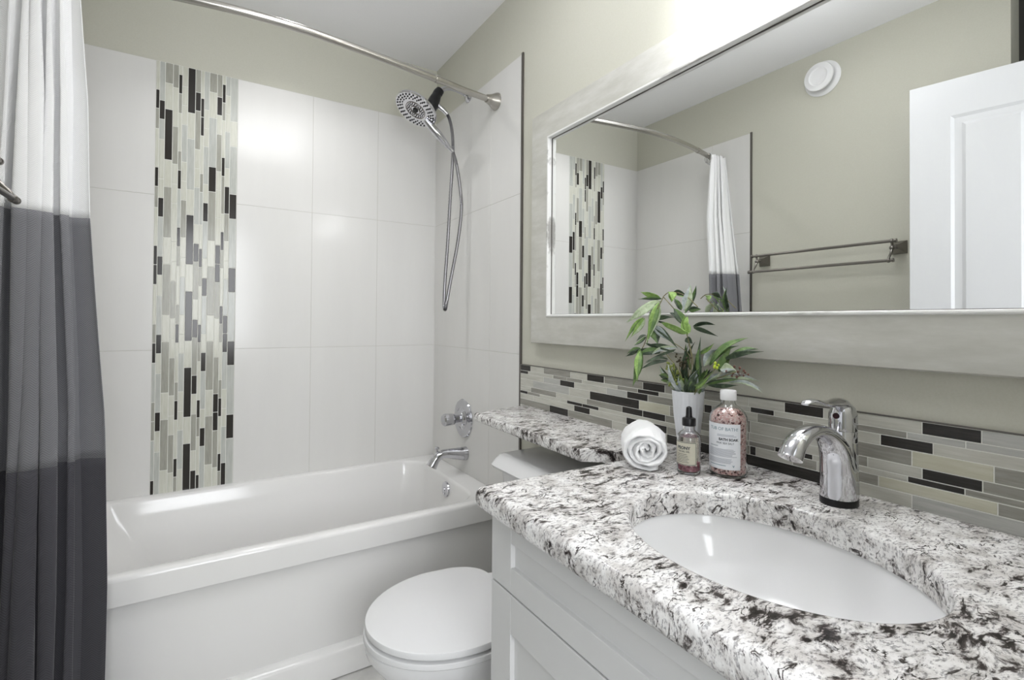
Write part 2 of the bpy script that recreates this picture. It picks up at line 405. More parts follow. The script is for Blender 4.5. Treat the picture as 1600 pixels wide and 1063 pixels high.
CI = {'D': 0, 'L': 1, 'G': 2, 'S': 3, 'C': 4}
def shift_tiles(bm, rows): pass
b = B(); g = .0011
for i, row in enumerate(MOS_C.split('\n')):
    seq = [(t[0], int(t[1:])/1000) for t in row.split()]
    for k, (c, z) in enumerate(seq):
        z0 = seq[k+1][1] if k+1 < len(seq) else .43
        if k == 0: z = T
        if z-z0 < .004: continue
        box(b, MOS_X[i]+g, MOS_X[i+1]-g, -.0005, .004, z0+g, z-g, mi=CI[c], bev=.0008, seg=1)
box(b, -1.186, -.903, .0003, .004, .43, T, mi=5)
obj('glass_mosaic_strip', b, [M['dglass'], M['gL'], M['gG'], M['gS'], M['gC'], M['mgrout']], wb, smooth=False)
# horizontal mosaic behind the counter
RH = [.0205, .0115, .019, .0255, .018, .0105, .019, .0235]
tot = sum(RH); b = B(); z = .993; ssc = (.993-.8445)/tot
for i, row in enumerate(SPL.split('\n')):
    h = RH[i]*ssc; seq = [(t[0], -int(t[1:])/1000) for t in row.split()]
    for k, (c, y) in enumerate(seq):
        y1 = seq[k+1][1] if k+1 < len(seq) else FY
        if k == 0: y = TY-.011
        if y-y1 < .004: continue
        box(b, -.0035, .004, y1+.0008, y-.0008, z-h+.0008, z-.0008, mi=CI[c], bev=.0004, seg=1)
    z -= h
box(b, -.0030, .004, FY, TY-.011, .815, .993, mi=5)
obj('glass_mosaic_backsplash', b, [M['sD'], M['sL'], M['sG'], M['sS'], M['sC'], M['mgrout']], wr, smooth=False)
b = B(); box(b, -.0040, .004, FY, TY-.010, .9932, .9952); obj('backsplash_edge_trim', b, M['edge'], wr, smooth=False)

# ================================================================== BATHTUB
tub = thing('bathtub', 'glossy white alcove bathtub below the tiled walls', 'bathtub', (W/2, -.36, 0))
X0, X1 = W+.001, -.001
b = B(); L = []
def rr(i, z): return rrect(X0+i*0, X1-i*0, -.724+i, -.001-i*0, .003, z, 12)
L += [rr(.0, .389), rr(0, .452), rr(.002, .460), rr(.007, .4645), rr(.014, .466)]
def inn(xa, xb, ya, yb, r, z): return rrect(xa, xb, ya, yb, r, z, 12)
L += [inn(X0+.075, -.088, -.688, -.030, .11, .466), inn(X0+.082, -.093, -.682, -.036, .108, .463),
      inn(X0+.088, -.098, -.677, -.041, .106, .452), inn(X0+.11, -.104, -.668, -.052, .105, .40),
      inn(X0+.20, -.125, -.648, -.075, .11, .25), inn(X0+.27, -.145, -.63, -.095, .12, .15), inn(X0+.32, -.17, -.60, -.125, .12, .118),
      inn(X0+.42, -.26, -.52, -.20, .12, .108)]
loft(b, L, cap0=False, cap1=True)
shell = obj('shell', b, M['tub'], tub)
b = B()
box(b, X0, X1, -.706, -.690, .004, .392, bev=.002)
loft(b, [[(X0, -.700, .095), (X0, -.700, .004), (X0, -.738, .004), (X0, -.738, .078), (X0, -.733, .086), (X0, -.712, .095)],
         [(X1, -.700, .095), (X1, -.700, .004), (X1, -.738, .004), (X1, -.738, .078), (X1, -.733, .086), (X1, -.712, .095)]])
box(b, -.045, X1, -.722, -.700, .10, .391, bev=.004); box(b, X0, X0+.045, -.722, -.700, .10, .391, bev=.004)
obj('apron', b, M['tub'], tub)
b = B(); lathe(b, [(.001, -.002), (.031, -.002), (.033, .002), (.031, .007), (.022, .010), (.008, .010), (.007, .014), (.001, .014)], (-.1035, -.395, .418), (-1, 0, .06), 32)
box(b, -.118, -.110, -.400, -.390, .395, .405, bev=.002)
obj('overflow_plate', b, M['chrome'], tub)
b = B(); lathe(b, [(.001, 0), (.03, 0), (.03, .003), (.02, .006), (.001, .007)], (-.33, -.36, .1085), (0, 0, 1), 28); obj('drain', b, M['chrome'], tub)

# ================================================================== TUB FITTINGS
va = thing('shower_valve', 'round chrome shower valve with knob handle on the tiled wall', 'shower valve', (0, -.352, .711))
c = (0, -.352, .711)
b = B(); lathe(b, [(.001, 0), (.085, 0), (.087, .003), (.084, .008), (.055, .014), (.05, .012), (.036, .02), (.034, .024), (.001, .024)], c, (-1, 0, 0), 56); obj('escutcheon', b, M['dchrome'], va)
b = B(); lathe(b, [(.001, .024), (.017, .024), (.018, .045), (.024, .052), (.026, .060), (.028, .088), (.0275, .098), (.022, .104), (.001, .105)], c, (-1, 0, 0), 40)
obj('knob', b, M['dchrome'], va)
sp = thing('tub_spout', 'chrome tub spout with pull-up diverter above the bathtub rim', 'spout', (0, -.375, .557))
b = B(); tube(b, catmull([(0, -.375, .556), (-.02, -.375, .557), (-.06, -.375, .562), (-.10, -.375, .568), (-.130, -.375, .563), (-.150, -.375, .545), (-.167, -.375, .518)], 6), [.031, .029, .024, .019, .019, .020, .024], 24, ref=(0, 1, 0)); obj('spout_body', b, M['dchrome'], sp)
b = B(); lathe(b, [(.004, -.005), (.004, .016), (.009, .018), (.010, .024), (.006, .027), (.001, .027)], (-.140, -.375, .575), (0, 0, 1), 20); obj('diverter_knob', b, M['dchrome'], sp)

sh = thing('handheld_shower', 'chrome round dual shower head with hand wand and looping metal hose', 'shower head', (0, -.376, 2.187))
b = B(); lathe(b, [(.001, 0), (.027, 0), (.028, .004), (.022, .012), (.013, .018), (.001, .018)], (0, -.376, 2.178), (-1, 0, 0), 32); obj('wall_flange', b, M['dchrome'], sh)
b = B(); tube(b, catmull([(-.002, -.376, 2.178), (-.035, -.377, 2.188), (-.075, -.379, 2.192), (-.110, -.381, 2.187), (-.134, -.382, 2.174), (-.152, -.384, 2.152)], 8), .0105, 18); obj('shower_arm', b, M['dchrome'], sh)
b = B(); tube(b, [(-.147, -.384, 2.166), (-.158, -.385, 2.150), (-.166, -.386, 2.138)], [.019, .021, .019], 22)
tube(b, catmull([(-.160, -.385, 2.147), (-.172, -.387, 2.120), (-.184, -.389, 2.092), (-.197, -.391, 2.068)], 5), [.018, .024, .027, .024], 22)
obj('diverter_body', b, M['rubber'], sh)
b = B(); tube(b, [(-.172, -.392, 2.103), (-.160, -.395, 2.092), (-.135, -.398, 2.078), (-.118, -.399, 2.062)], [.008, .010, .0105, .0085], 16); obj('hose_connector', b, M['chrome'], sh)
hc = Vector((-.262, -.40, 2.052)); hn = Vector((-.498, -.097, -.859)).normalized()
b = B(); lathe(b, [(.001, -.030), (.028, -.030), (.045, -.022), (.080, -.012), (.093, -.004), (.094, .004), (.090, .008), (.001, .007)], hc, hn, 64)
head = obj('spray_head', b, M['chrome'], sh)
q = Vector((0, 0, 1)).rotation_difference(hn)
b = B()
for rad, n, r0, r1 in ((.082, 30, .0042, .0034), (.071, 26, .0040, .0032), (.061, 22, .0030, .0025)):
    for k in range(n):
        a = 2*PI*(k+.5*(rad == .063))/n
        p = hc + q @ Vector((rad*math.cos(a), rad*math.sin(a), 0)); lathe(b, [(.0001, .006), (r0, .0065), (r1, .0105), (.0001, .0105)], p, hn, 8)
for rad in (.036, .029):
    for k in range(18):
        a = 2*PI*(k+.5*(rad == .029))/18
        p = hc + q @ Vector((rad*math.cos(a), rad*math.sin(a), 0)); lathe(b, [(.0001, .006), (.0021, .0065), (.0016, .0115), (.0001, .0115)], p, hn, 8)
lathe(b, [(.0001, .007), (.012, .0075), (.010, .0125), (.0001, .0125)], hc, hn, 20)
obj('spray_nozzles', b, M['nozzle'], head)
b = B(); lathe(b, [(.041, .006), (.045, .006), (.0445, .0095), (.0415, .0095), (.041, .006)], hc, hn, 48, caps=(False, False))
lathe(b, [(.020, .006), (.023, .006), (.0225, .0105), (.0205, .0105), (.020, .006)], hc, hn, 36, caps=(False, False)); obj('face_ring', b, M['dknickel'], head)
we = Vector((-.090, -.402, 1.900)); ws = hc + (we-hc).normalized()*.055
b = B(); tube(b, [ws, ws.lerp(we, .2), ws.lerp(we, .45), ws.lerp(we, .7), ws.lerp(we, .84), ws.lerp(we, .85), ws.lerp(we, 1)], [.012, .017, .0185, .0135, .010, .0085, .0075], 22, ref=tuple(hn)); obj('hand_wand', b, M['dchrome'], sh)
pts = catmull([tuple(we), (-.071, -.402, 1.84), (-.052, -.402, 1.73), (-.046, -.400, 1.645), (-.062, -.398, 1.50), (-.092, -.396, 1.34), (-.110, -.394, 1.235), (-.1145, -.390, 1.205),
               (-.1185, -.385, 1.225), (-.114, -.382, 1.33), (-.102, -.380, 1.50), (-.091, -.379, 1.70), (-.082, -.380, 1.86), (-.084, -.386, 1.95), (-.094, -.392, 2.01), (-.108, -.397, 2.047), (-.118, -.399, 2.062)], 26)
b = B(); tube(b, pts, [.0066 if i % 2 else .0078 for i in range(len(pts))], 10); obj('metal_hose', b, M['hose'], sh)

# ================================================================== SHOWER ROD
rod = thing('shower_rod', 'curved brushed nickel shower rod spanning the alcove above the bathtub', 'shower rod', (W/2, -.69, 2.06))
ZR = 2.06
rp = [(-.004, -.629, ZR), (-.145, -.647, ZR), (-.285, -.675, ZR), (-.5, -.711, ZR), (-.675, -.735, ZR), (-.81, -.746, ZR), (-.95, -.742, ZR), (-1.08, -.726, ZR), (-1.2, -.703, ZR), (-1.34, -.671, ZR), (W+.004, -.634, ZR)]
b = B(); tube(b, catmull(rp, 10), .0125, 20); obj('rod', b, M['nickel'], rod)
for x, y in ((-.285, -.675), (-1.2, -.703)):
    b = B(); k_ = .0015 if x > -1 else -.0018
    tube(b, [(x-.008, y-k_, ZR), (x+.008, y+k_, ZR)], .0142, 20); obj('joint_collar', b, M['nickel'], rod)
for x, s, y in ((0, -1, -.629), (W, 1, -.634)):
    b = B(); lathe(b, [(.001, 0), (.034, 0), (.036, .003), (.034, .010), (.024, .028), (.018, .044), (.0165, .052), (.001, .052)], (x, y, ZR), (s, -.12, 0), 32)
    obj('wall_flange', b, M['nickel'], rod)

# ================================================================== CURTAIN
cur = thing('shower_curtain', 'gathered shower curtain banded white, grey and charcoal at left end of the rod', 'shower curtain', (-1.37, -.74, 0))
NF = 6.0
KN = [(2.068, -1.314, -.698, -1.452, -.690, .011), (1.72, -1.302, -.690, -1.456, -.735, .027), (1.415, -1.297, -.708, -1.458, -.778, .033),
      (.92, -1.264, -.742, -1.462, -.820, .036), (.5, -1.247, -.795, -1.462, -.855, .038), (.02, -1.248, -.812, -1.462, -.868, .040)]
def kn(z):
    for a, c in zip(KN[:-1], KN[1:]):
        if z >= c[0]:
            t = (a[0]-z)/(a[0]-c[0]); return [a[i]*(1-t)+c[i]*t for i in range(1, 6)]
    return list(KN[-1][1:])
def curt(u, z):
    xr, yr, xl, yl, A = kn(z)
    ph = 2*PI*NF*(u + .030*math.sin(9.3*u+1) + .012*math.sin(17*u+2) + .011*math.sin(1.3*z+9*u) + .005*math.sin(4*z+17*u)) + .6
    amp = A*(.78+.22*math.sin(11*u+2.2))*(1+.16*math.sin(3.1*z+14*u))
    d = Vector((xl-xr, yl-yr)); Ln = d.length; d /= Ln; n = Vector((-d.y, d.x))
    s = math.sin(ph); s = s*(1.18-.18*s*s)
    o = amp*s; ta = .58*amp*math.sin(2*ph)
    crease = .004*math.sin(9*z+23*u)*math.exp(-((z-.82-.12*math.sin(9*u))/.09)**2)
    return (xr+d.x*(u*Ln+ta)+n.x*(o+crease), yr+d.y*(u*Ln+ta)+n.y*(o+crease), z)
def band(name, z1, z0, m, label):
    NU, NZ = 300, max(6, int((z1-z0)/.022)); b = B(); uv = b.loops.layers.uv.new('UVMap'); G = []
    for j in range(NZ+1):
        z = z1+(z0-z1)*j/NZ; G.append([b.verts.new(curt(i/NU, z)) for i in range(NU+1)])
    arc = [0]
    for i in range(NU): arc.append(arc[-1]+(Vector(curt((i+1)/NU, 1))-Vector(curt(i/NU, 1))).length)
    for j in range(NZ):
        for i in range(NU):
            f = b.faces.new((G[j][i], G[j][i+1], G[j+1][i+1], G[j+1][i]))
            for lp, (ii, jj) in zip(f.loops, ((i, j), (i+1, j), (i+1, j+1), (i, j+1))): lp[uv].uv = (arc[ii], z1+(z0-z1)*jj/NZ)
    o = obj(name, b, m, cur); so = o.modifiers.new('solid', 'SOLIDIFY'); so.thickness = .0016; o['label'] = label; return o
band('upper_band', 2.066, 1.415, M['cwhite'], 'white upper band'); band('middle_band', 1.415, .80, M['cgrey'], 'grey middle band'); band('lower_band', .80, .02, M['cdark'], 'charcoal lower band')
for k in range(8):
    t = .04+.92*k/7; x = -1.315-.135*t
    ry = -.671 + (-1.34-x)*.265
    b = B(); n = 24
    P = [(x+.002*math.sin(k), ry+.021*math.cos(2*PI*i/n), 2.055+.028*math.sin(2*PI*i/n)-.008) for i in range(n)]
    m_ = len(P); loops = []
    for i in range(n):
        c0 = Vector(P[i]); rd = (c0-Vector((x, ry, 2.047))).normalized()
        loops.append([c0+rd*.0016*math.cos(2*PI*j/8)+Vector((1, 0, 0))*.0016*math.sin(2*PI*j/8) for j in range(8)])
    loops.append(loops[0]); loft(b, loops, False, False); obj('curtain_ring', b, M['chrome'], cur)

# ================================================================== TOWEL BAR, VENT, DOOR (left wall, mostly in the mirror)
tb = thing('towel_bar', 'double brushed metal towel bar on the olive-grey wall, reflected in the mirror', 'towel bar', (W, -1.19, 1.48))
for yy in (-.900, -1.490):
    b = B(); s = .026; bm0 = [(W-.004, yy-s, 1.478-s), (W-.004, yy+s, 1.478-s), (W-.004, yy+s, 1.478+s), (W-.004, yy-s, 1.478+s)]
    def sq(x, s): return [(x, yy-s, 1.478-s), (x, yy+s, 1.478-s), (x, yy+s, 1.478+s), (x, yy-s, 1.478+s)]
    loft(b, [sq(W-.003, .027), sq(W+.004, .027), sq(W+.012, .022), sq(W+.034, .010), sq(W+.040, .009)])
    tube(b, [(W+.03, yy, 1.478), (W+.066, yy, 1.472)], .0065, 14); sphere(b, (W+.07, yy, 1.471), .0105, 14)
    obj('wall_post', b, M['dknickel'], tb)
    b = B(); tube(b, catmull([(-1.407, yy, 1.499), (-1.411, yy, 1.485), (-1.411, yy, 1.471), (-1.400, yy, 1.448), (-1.384, yy, 1.430), (-1.378, yy, 1.417)], 5), .005, 12)
    sphere(b, (-1.407, yy, 1.499), .0095, 14); sphere(b, (-1.378, yy, 1.416), .0095, 14); obj('bracket_arm', b, M['dknickel'], tb)
for xx, zz in ((-1.407, 1.499), (-1.378, 1.416)):
    b = B(); tube(b, [(xx, -.874, zz), (xx, -1.508, zz)], .0065, 16); lathe(b, [(.001, 0), (.0085, 0), (.0085, .006), (.001, .0065)], (xx, -.880, zz), (0, 1, 0), 18); lathe(b, [(.001, 0), (.0085, 0), (.0085, .006), (.001, .0065)], (xx, -1.502, zz), (0, -1, 0), 18); obj('bar', b, M['dknickel'], tb)

ve = thing('wall_vent', 'round white exhaust vent high on the left wall, reflected in the mirror', 'vent', (W, -1.183, 2.317))
c = (W-.004, -1.183, 2.317)
b = B(); lathe(b, [(.001, 0), (.080, 0), (.081, .004), (.072, .010), (.060, .012), (.001, .012)], c, (1, 0, 0), 56); obj('vent_flange', b, M['white'], ve)
b = B(); lathe(b, [(.001, .012), (.02, .012), (.02, .034), (.060, .034), (.066, .038), (.064, .043), (.042, .047), (.038, .044), (.034, .043), (.001, .044)], c, (1, 0, 0), 56); obj('vent_disc', b, M['white'], ve)

# door, swung open into the room; hinge near the front wall
dp = Vector((-1.379, -2.360, 0)); dq = Vector((-1.231, -1.614, 0)); dd = (dq-dp).normalized(); dn = Vector((dd.y, -dd.x, 0)); DL = (dq-dp).length
mt = Matrix(((dd.x, dn.x, 0, dp.x), (dd.y, dn.y, 0, dp.y), (0, 0, 1, 0), (0, 0, 0, 1)))
t = bmesh.new(); ZT = 2.030
def panel(t, a0, a1, z0, z1):   # moulded raised panel on both faces
    for s, y0 in ((1, 0), (-1, -.035)):
        Lp = []
        for i, d in ((0, 0), (.010, -.006), (.030, -.006), (.040, -.0015)): Lp.append([(a0+i, y0+s*d, z0+i), (a1-i, y0+s*d, z0+i), (a1-i, y0+s*d, z1-i), (a0+i, y0+s*d, z1-i)])
        loft(t, Lp, False, True)
AX = [0, .115, DL/2-.05, DL/2+.05, DL-.115, DL]; ZX = [.008, .24, .86, 1.06, 1.90, ZT]
for i in range(5):
    for j in range(5):
        if i in (1, 3) and j in (1, 3): panel(t, AX[i], AX[i+1], ZX[j], ZX[j+1])
        else:
            for y0 in (0, -.035):
                t.faces.new([t.verts.new(p) for p in ((AX[i], y0, ZX[j]), (AX[i+1], y0, ZX[j]), (AX[i+1], y0, ZX[j+1]), (AX[i], y0, ZX[j+1]))])
for a in (0, DL): t.faces.new([t.verts.new(p) for p in ((a, 0, .008), (a, -.035, .008), (a, -.035, ZT), (a, 0, ZT))])
for z in (.008, ZT): t.faces.new([t.verts.new(p) for p in ((0, 0, z), (0, -.035, z), (DL, -.035, z), (DL, 0, z))])
bmesh.ops.remove_doubles(t, verts=t.verts, dist=.0003)
b = B(); merge(b, t, 0, mt); do = obj('door_1', b, M['door'], loc=tuple(dp), smooth=False); struct(do)
for s in (1, -1):
    b = B(); o0 = mt @ Vector((DL-.07, 0 if s > 0 else -.035, .95)); lathe(b, [(.001, 0), (.030, 0), (.030, .003), (.012, .006), (.011, .014), (.021, .020), (.023, .028), (.016, .036), (.001, .038)], o0, dn*s, 28)
    obj('door_knob', b, M['nickel'], do)

# ================================================================== LIGHT FITTINGS
x, y, r = -.74, -.42, .06
o = thing('recessed_light', 'small round recessed light in the ceiling over the bathtub', 'ceiling light', (x, y, CEIL))
b = B(); lathe(b, [(r, 0), (r+.016, 0), (r+.014, .005), (r, .007), (r, 0)], (x, y, CEIL), (0, 0, -1), 40, caps=(False, False)); obj('trim_ring', b, M['white'], o)
b = B(); lathe(b, [(.0001, 0), (r, 0), (r, .003), (.0001, .0035)], (x, y, CEIL), (0, 0, -1), 40); obj('lens', b, M['lit'], o)
x, y = -.66, -1.42
o = thing('added_fill_dome', 'unseen opal dome light added to brighten the ceiling and room', 'ceiling light', (x, y, CEIL))  # glowing dome added as fill, lifts the ceiling and right wall
b = B(); lathe(b, [(.001, 0), (.115, 0), (.118, .006), (.115, .014), (.001, .014)], (x, y, CEIL), (0, 0, -1), 48); obj('metal_pan', b, M['nickel'], o)
b = B(); lathe(b, [(.001, .01), (.012, .01), (.012, .155), (.020, .16), (.001, .165)], (x, y, CEIL), (0, 0, -1), 20); obj('stem', b, M['nickel'], o)
b = B(); lathe(b, [(.013, .070), (.14, .073), (.235, .084), (.252, .095), (.240, .110), (.17, .132), (.08, .145), (.013, .148)], (x, y, CEIL), (0, 0, -1), 48, caps=(False, False)); obj('glass_dome', b, M['dome'], o)
vl = thing('vanity_light', 'three-shade vanity light fixed to the wall above the mirror', 'wall light', (0, -1.95, 2.02))
b = B(); box(b, -.022, .003, -2.28, -1.64, 2.00, 2.06, bev=.004); obj('back_plate', b, M['nickel'], vl)
for yy in (-1.688, -1.96, -2.232):
    b = B(); tube(b, [(-.02, yy, 2.03), (-.10, yy, 2.03), (-.112, yy, 2.018), (-.112, yy, 1.995)], .008, 12); arm = obj('arm', b, M['nickel'], vl)
    b = B(); a = .048
    def sq2(s, z): return rrect(-.112-s, -.112+s, yy-s, yy+s, .006, z, 3)
    loft(b, [sq2(.040, 2.0), sq2(.048, 1.99), sq2(.055, 1.905), sq2(.052, 1.905), sq2(.046, 1.985), sq2(.02, 1.987)], True, True); obj('glass_shade', b, M['shadeglass'], arm)

# ================================================================== TOILET
YC = -1.245
to = thing('toilet', 'white toilet with closed lid between bathtub and vanity', 'toilet', (-.40, YC, 0))
def egg(xb, xf, hw, z, n=96, sqx=4.5, tap=.12):
    """outline: rounded nose at xf (towards -x), flatter back at xb"""
    out = []; xm = xb+(xf-xb)*.42
    for i in range(n):
        a = 2*PI*i/n; c_, s_ = math.cos(a), math.sin(a)
        if c_ > 0: t_ = abs(c_)**(2/7); x = xm+(xb-xm)*t_; y = hw*math.copysign(abs(s_)**(2/7), s_)*(1-.27*t_**2.2)
        else: x = xm+(xf-xm)*abs(c_); y = hw*math.copysign(abs(s_)**(1.0), s_)
        out.append((x, YC+y, z))
    return out
b = B()
loft(b, [egg(-.12, -.52, .105, .0), egg(-.12, -.52, .105, .03), egg(-.13, -.52, .095, .12), egg(-.14, -.55, .105, .20), egg(-.16, -.62, .140, .28), egg(-.19, -.672, .168, .345),
         egg(-.20, -.690, .178, .375), egg(-.20, -.692, .180, .392), egg(-.205, -.686, .175, .397), egg(-.23, -.64, .14, .397)])
obj('bowl', b, M['ceramic'], to)
def plate(xb, xf, hw, z0, z1, r=.005): return [egg(xb-r, xf+r, hw-r, z0), egg(xb, xf, hw, z0+r), egg(xb, xf, hw, z1-r), egg(xb-r*.3, xf+r*.3, hw-r*.3, z1-r*.3), egg(xb-r*1.2, xf+r*1.2, hw-r*1.2, z1)]
def plug(b): loft(b, [egg(-.33, -.62, .13, .412), egg(-.33, -.62, .13, .421)])
b = B(); loft(b, plate(-.300, -.694, .186, .398, .4145, .004)); obj('seat', b, M['seat'], to)
b = B(); loft(b, plate(-.318, -.690, .183, .4195, .437, .0035)); obj('lid', b, M['seat'], to)
b = B(); tube(b, [(-.665, YC, .413), (-.665, YC, .421)], .012, 14); obj('lid_bumper', b, M['rubber'], to)
for s in (-1, 1):
    b = B(); tube(b, [(-.288, YC+s*.075-.02, .412), (-.288, YC+s*.075+.02, .412)], .014, 14); obj('lid_hinge', b, M['seat'], to)
b = B(); loft(b, [rrect(-.215, -.02, YC-.175, YC+.175, .04, .40, 6), rrect(-.22, -.015, YC-.18, YC+.18, .04, .44, 6), rrect(-.232, -.012, YC-.190, YC+.190, .04, .70, 6)]); obj('tank', b, M['ceramic'], to)
b = B(); loft(b, [rrect(-.240, -.008, YC-.198, YC+.198, .045, .702, 8), rrect(-.262, -.006, YC-.205, YC+.205, .05, .708, 8), rrect(-.266, -.006, YC-.207, YC+.207, .05, .716, 8), rrect(-.252, -.007, YC-.200, YC+.200, .045, .733, 8),
                rrect(-.240, -.008, YC-.193, YC+.193, .04, .7415, 8), rrect(-.228, -.010, YC-.186, YC+.186, .038, .7435, 8)]); obj('tank_lid', b, M['ceramic'], to)

# ================================================================== VANITY
CT = .845
van = thing('vanity_cabinet', 'white shaker vanity cabinet under the granite countertop', 'cabinet', (-.28, -1.98, 0))
VF, VL, VR = -.548, -1.572, -2.405
b = B()
for q in ((VF+.019, -.002, VL-.019, VL-.001, .10, .8030), (VF+.019, -.002, VR, VR+.018, .10, .8030), (VF+.019, -.002, VR+.018, VL-.019, .10, .118), (-.014, -.002, VR+.018, VL-.019, .118, .8030), (VF+.019, VF+.030, VR+.018, VL-.019, .118, .8030), (VF+.07, -.002, VR, VL-.02, 0, .10)):
    box(b, *q, bev=.001)
obj('carcass', b, M['cab'], van, smooth=False)
def shaker(b, y0, y1, z0, z1, st, rt, rb):
    """frame and recessed panel; y0 is the left edge seen from the room (largest y)"""
    t = .019; x = VF
    g = .0004
    box(b, x, x+t, y0, y0-st, z0, z1, bev=.0012); box(b, x, x+t, y1+st, y1, z0, z1, bev=.0012)
    box(b, x, x+t, y0-st-g, y1+st+g, z1-rt, z1, bev=.0012); box(b, x, x+t, y0-st-g, y1+st+g, z0, z0+rb, bev=.0012)
    box(b, x+.009, x+t-.002, y0-st+.004, y1+st-.004, z0+rb-.004, z1-rt+.004)
b = B(); shaker(b, VL, VR, .6675, .8028, .069, .047, .045); obj('drawer_front', b, M['cab'], van, smooth=False)
ym = (VL+VR)/2
for y0, y1, ky in ((VL, ym+.0015, ym+.035), (ym-.0015, VR, ym-.035)):
    b = B(); shaker(b, y0, y1, .105, .6635, .069, .069, .069); dr = obj('door', b, M['cab'], van, smooth=False)
    b = B(); lathe(b, [(.005, 0), (.005, .012), (.013, .018), (.014, .024), (.010, .029), (.001, .03)], (VF, ky, .60), (-1, 0, 0), 20); obj('knob', b, M['nickel'], dr)

def slab(name, poly, rad, z1, th, rr_, keep, hole=None, **kw):
    """stone slab with rounded edge; keep(p) -> True where the edge stays square (against the wall)"""
    out = round_poly([(p[0], p[1], 0) for p in poly], rad); n = len(out)
    area = sum(out[i].x*out[(i+1) % n].y-out[(i+1) % n].x*out[i].y for i in range(n))
    if area < 0: out.reverse()
    nr = []
    for i in range(n):
        e1 = (out[i]-out[i-1]).normalized(); e2 = (out[(i+1) % n]-out[i]).normalized()
        a = Vector((-e1.y, e1.x, 0)); c = Vector((-e2.y, e2.x, 0)); s = (a+c); s.normalize(); nr.append(s/max(.5, s.dot(a)))
    b = B(); loops = []
    K = 8
    prof = [(rr_*(1-math.sin(PI/2*k/K)), -rr_*(1-math.cos(PI/2*k/K))) for k in range(K+1)]
    prof += [(rr_*(1-math.cos(PI/2*k/K)), -(th-rr_)-rr_*math.sin(PI/2*k/K)) for k in range(K+1)]
    for off, dz in prof:
        loops.append([(p.x+(0 if keep(p) else m_.x*off), p.y+(0 if keep(p) else m_.y*off), z1+dz) for p, m_ in zip(out, nr)])
    rings = loft(b, loops, False, False)
    def fill(ring, hring):
        es = []
        for r_ in (ring, hring) if hring else (ring,):
            for i in range(len(r_)):
                e = b.edges.get((r_[i], r_[(i+1) % len(r_)])) or b.edges.new((r_[i], r_[(i+1) % len(r_)])); es.append(e)
        bmesh.ops.triangle_fill(b, use_beauty=True, use_dissolve=False, edges=es)
    h0 = h1 = None
    if hole:
        cx, cy, ax, ay = hole; m2 = 96
        hp = [(-.006, 0), (-.003, -.001), (-.001, -.003), (0, -.006), (0, -th+.001), (-.001, -th)]
        hr = loft(b, [[(cx+(ax-o)*math.cos(2*PI*i/m2), cy+(ay-o)*math.sin(2*PI*i/m2), z1+dz) for i in range(m2)] for o, dz in hp], False, False)
        h0, h1 = hr[0], hr[-1]
    fill(rings[0], h0); fill(rings[-1], h1)
    return obj(name, b, M['granite'], **kw)
SC = (-.334, -1.984); SA, SB = .163, .209
ct = slab('countertop', [(.003, -2.412), (-.586, -2.412), (-.586, -1.562), (-.30, -1.570), (.003, -1.576)], [0, 0, .020, .004, 0], CT, .041, .017,
          lambda p: p.x > -.004 or p.y < -2.405, (SC[0], SC[1], SA, SB), loc=(-.29, -1.98, CT-.041))
tag(ct, 'white, grey and black granite countertop with an oval sink cutout', 'countertop')
sf = slab('granite_shelf', [(.003, -1.5745), (-.135, -1.5745), (-.212, -1.4865), (-.240, -1.465), (-.240, -.903), (.003, -.858)], [0, 0, 0, 0, .008, 0], CT+.0005, .029, .011,
          lambda p: p.x > -.004 or p.y < -1.4635, None, loc=(-.12, -1.2, CT-.029))
tag(sf, 'narrow granite shelf extending over the toilet tank from the countertop', 'shelf')

snk = thing('sink', 'white oval undermount sink set in the granite countertop', 'sink', (SC[0], SC[1], .66))
b = B(); NS = 96
def ell(s, z, dx=0): return [(SC[0]+dx+SA*s*math.cos(2*PI*i/NS), SC[1]+SB*s*math.sin(2*PI*i/NS), z) for i in range(NS)]
loft(b, [ell(1.10, .8035), ell(1.035, .8035), ell(1.022, .800), ell(1.01, .785), ell(.975, .76), ell(.91, .732), ell(.80, .706), ell(.65, .688), ell(.45, .677), ell(.22, .6725), ell(.12, .671)], False, True)
obj('basin', b, M['sink'], snk)
b = B(); lathe(b, [(.001, 0), (.012, 0), (.022, .0015), (.024, .003), (.022, .004), (.001, .004)], (SC[0], SC[1], .671), (0, 0, 1), 28); obj('drain', b, M['chrome'], snk)

# ================================================================== FAUCET
fa = thing('faucet', 'chrome single-handle bathroom faucet behind the oval sink', 'faucet', (-.082, -1.968, CT))
fy = -1.968
b = B(); lathe(b, [(.001, 0), (.0285, 0), (.0285, .011), (.0275, .0125), (.001, .0125)], (-.082, fy, CT), (0, 0, 1), 40, sx=1.12); obj('base_ring', b, M['rubber'], fa)
b = B(); lathe(b, [(.001, .012), (.0245, .012), (.0235, .05), (.0220, .10), (.0215, .1225), (.0208, .1235), (.0208, .1245), (.0218, .1255), (.0222, .135), (.0215, .152), (.0185, .164), (.012, .171), (.001, .173)], (-.068, fy, CT), (0, 0, 1), 44)
obj('column', b, M['chrome'], fa)
b = B()
pp = catmull([(-.083, fy, .8565), (-.086, fy, .900), (-.098, fy, .940), (-.124, fy, .965), (-.160, fy, .9785), (-.196, fy, .9755), (-.222, fy, .962), (-.236, fy, .943)], 7)
ra = [.0280, .0272, .0245, .0205, .0180, .0175, .0182, .0190]; sq_ = [1.08, 1.0, .88, .70, .60, .64, .72, .80]
def interp(a, m_):
    o = []
    for i in range(m_):
        t = i/(m_-1)*(len(a)-1); k = min(int(t), len(a)-2); o.append(a[k]*(1-t+k)+a[k+1]*(t-k))
    return o
tube(b, pp, interp(ra, len(pp)), 32, sq=interp(sq_, len(pp)), ref=(1, 0, 0)); obj('spout', b, M['chrome'], fa)
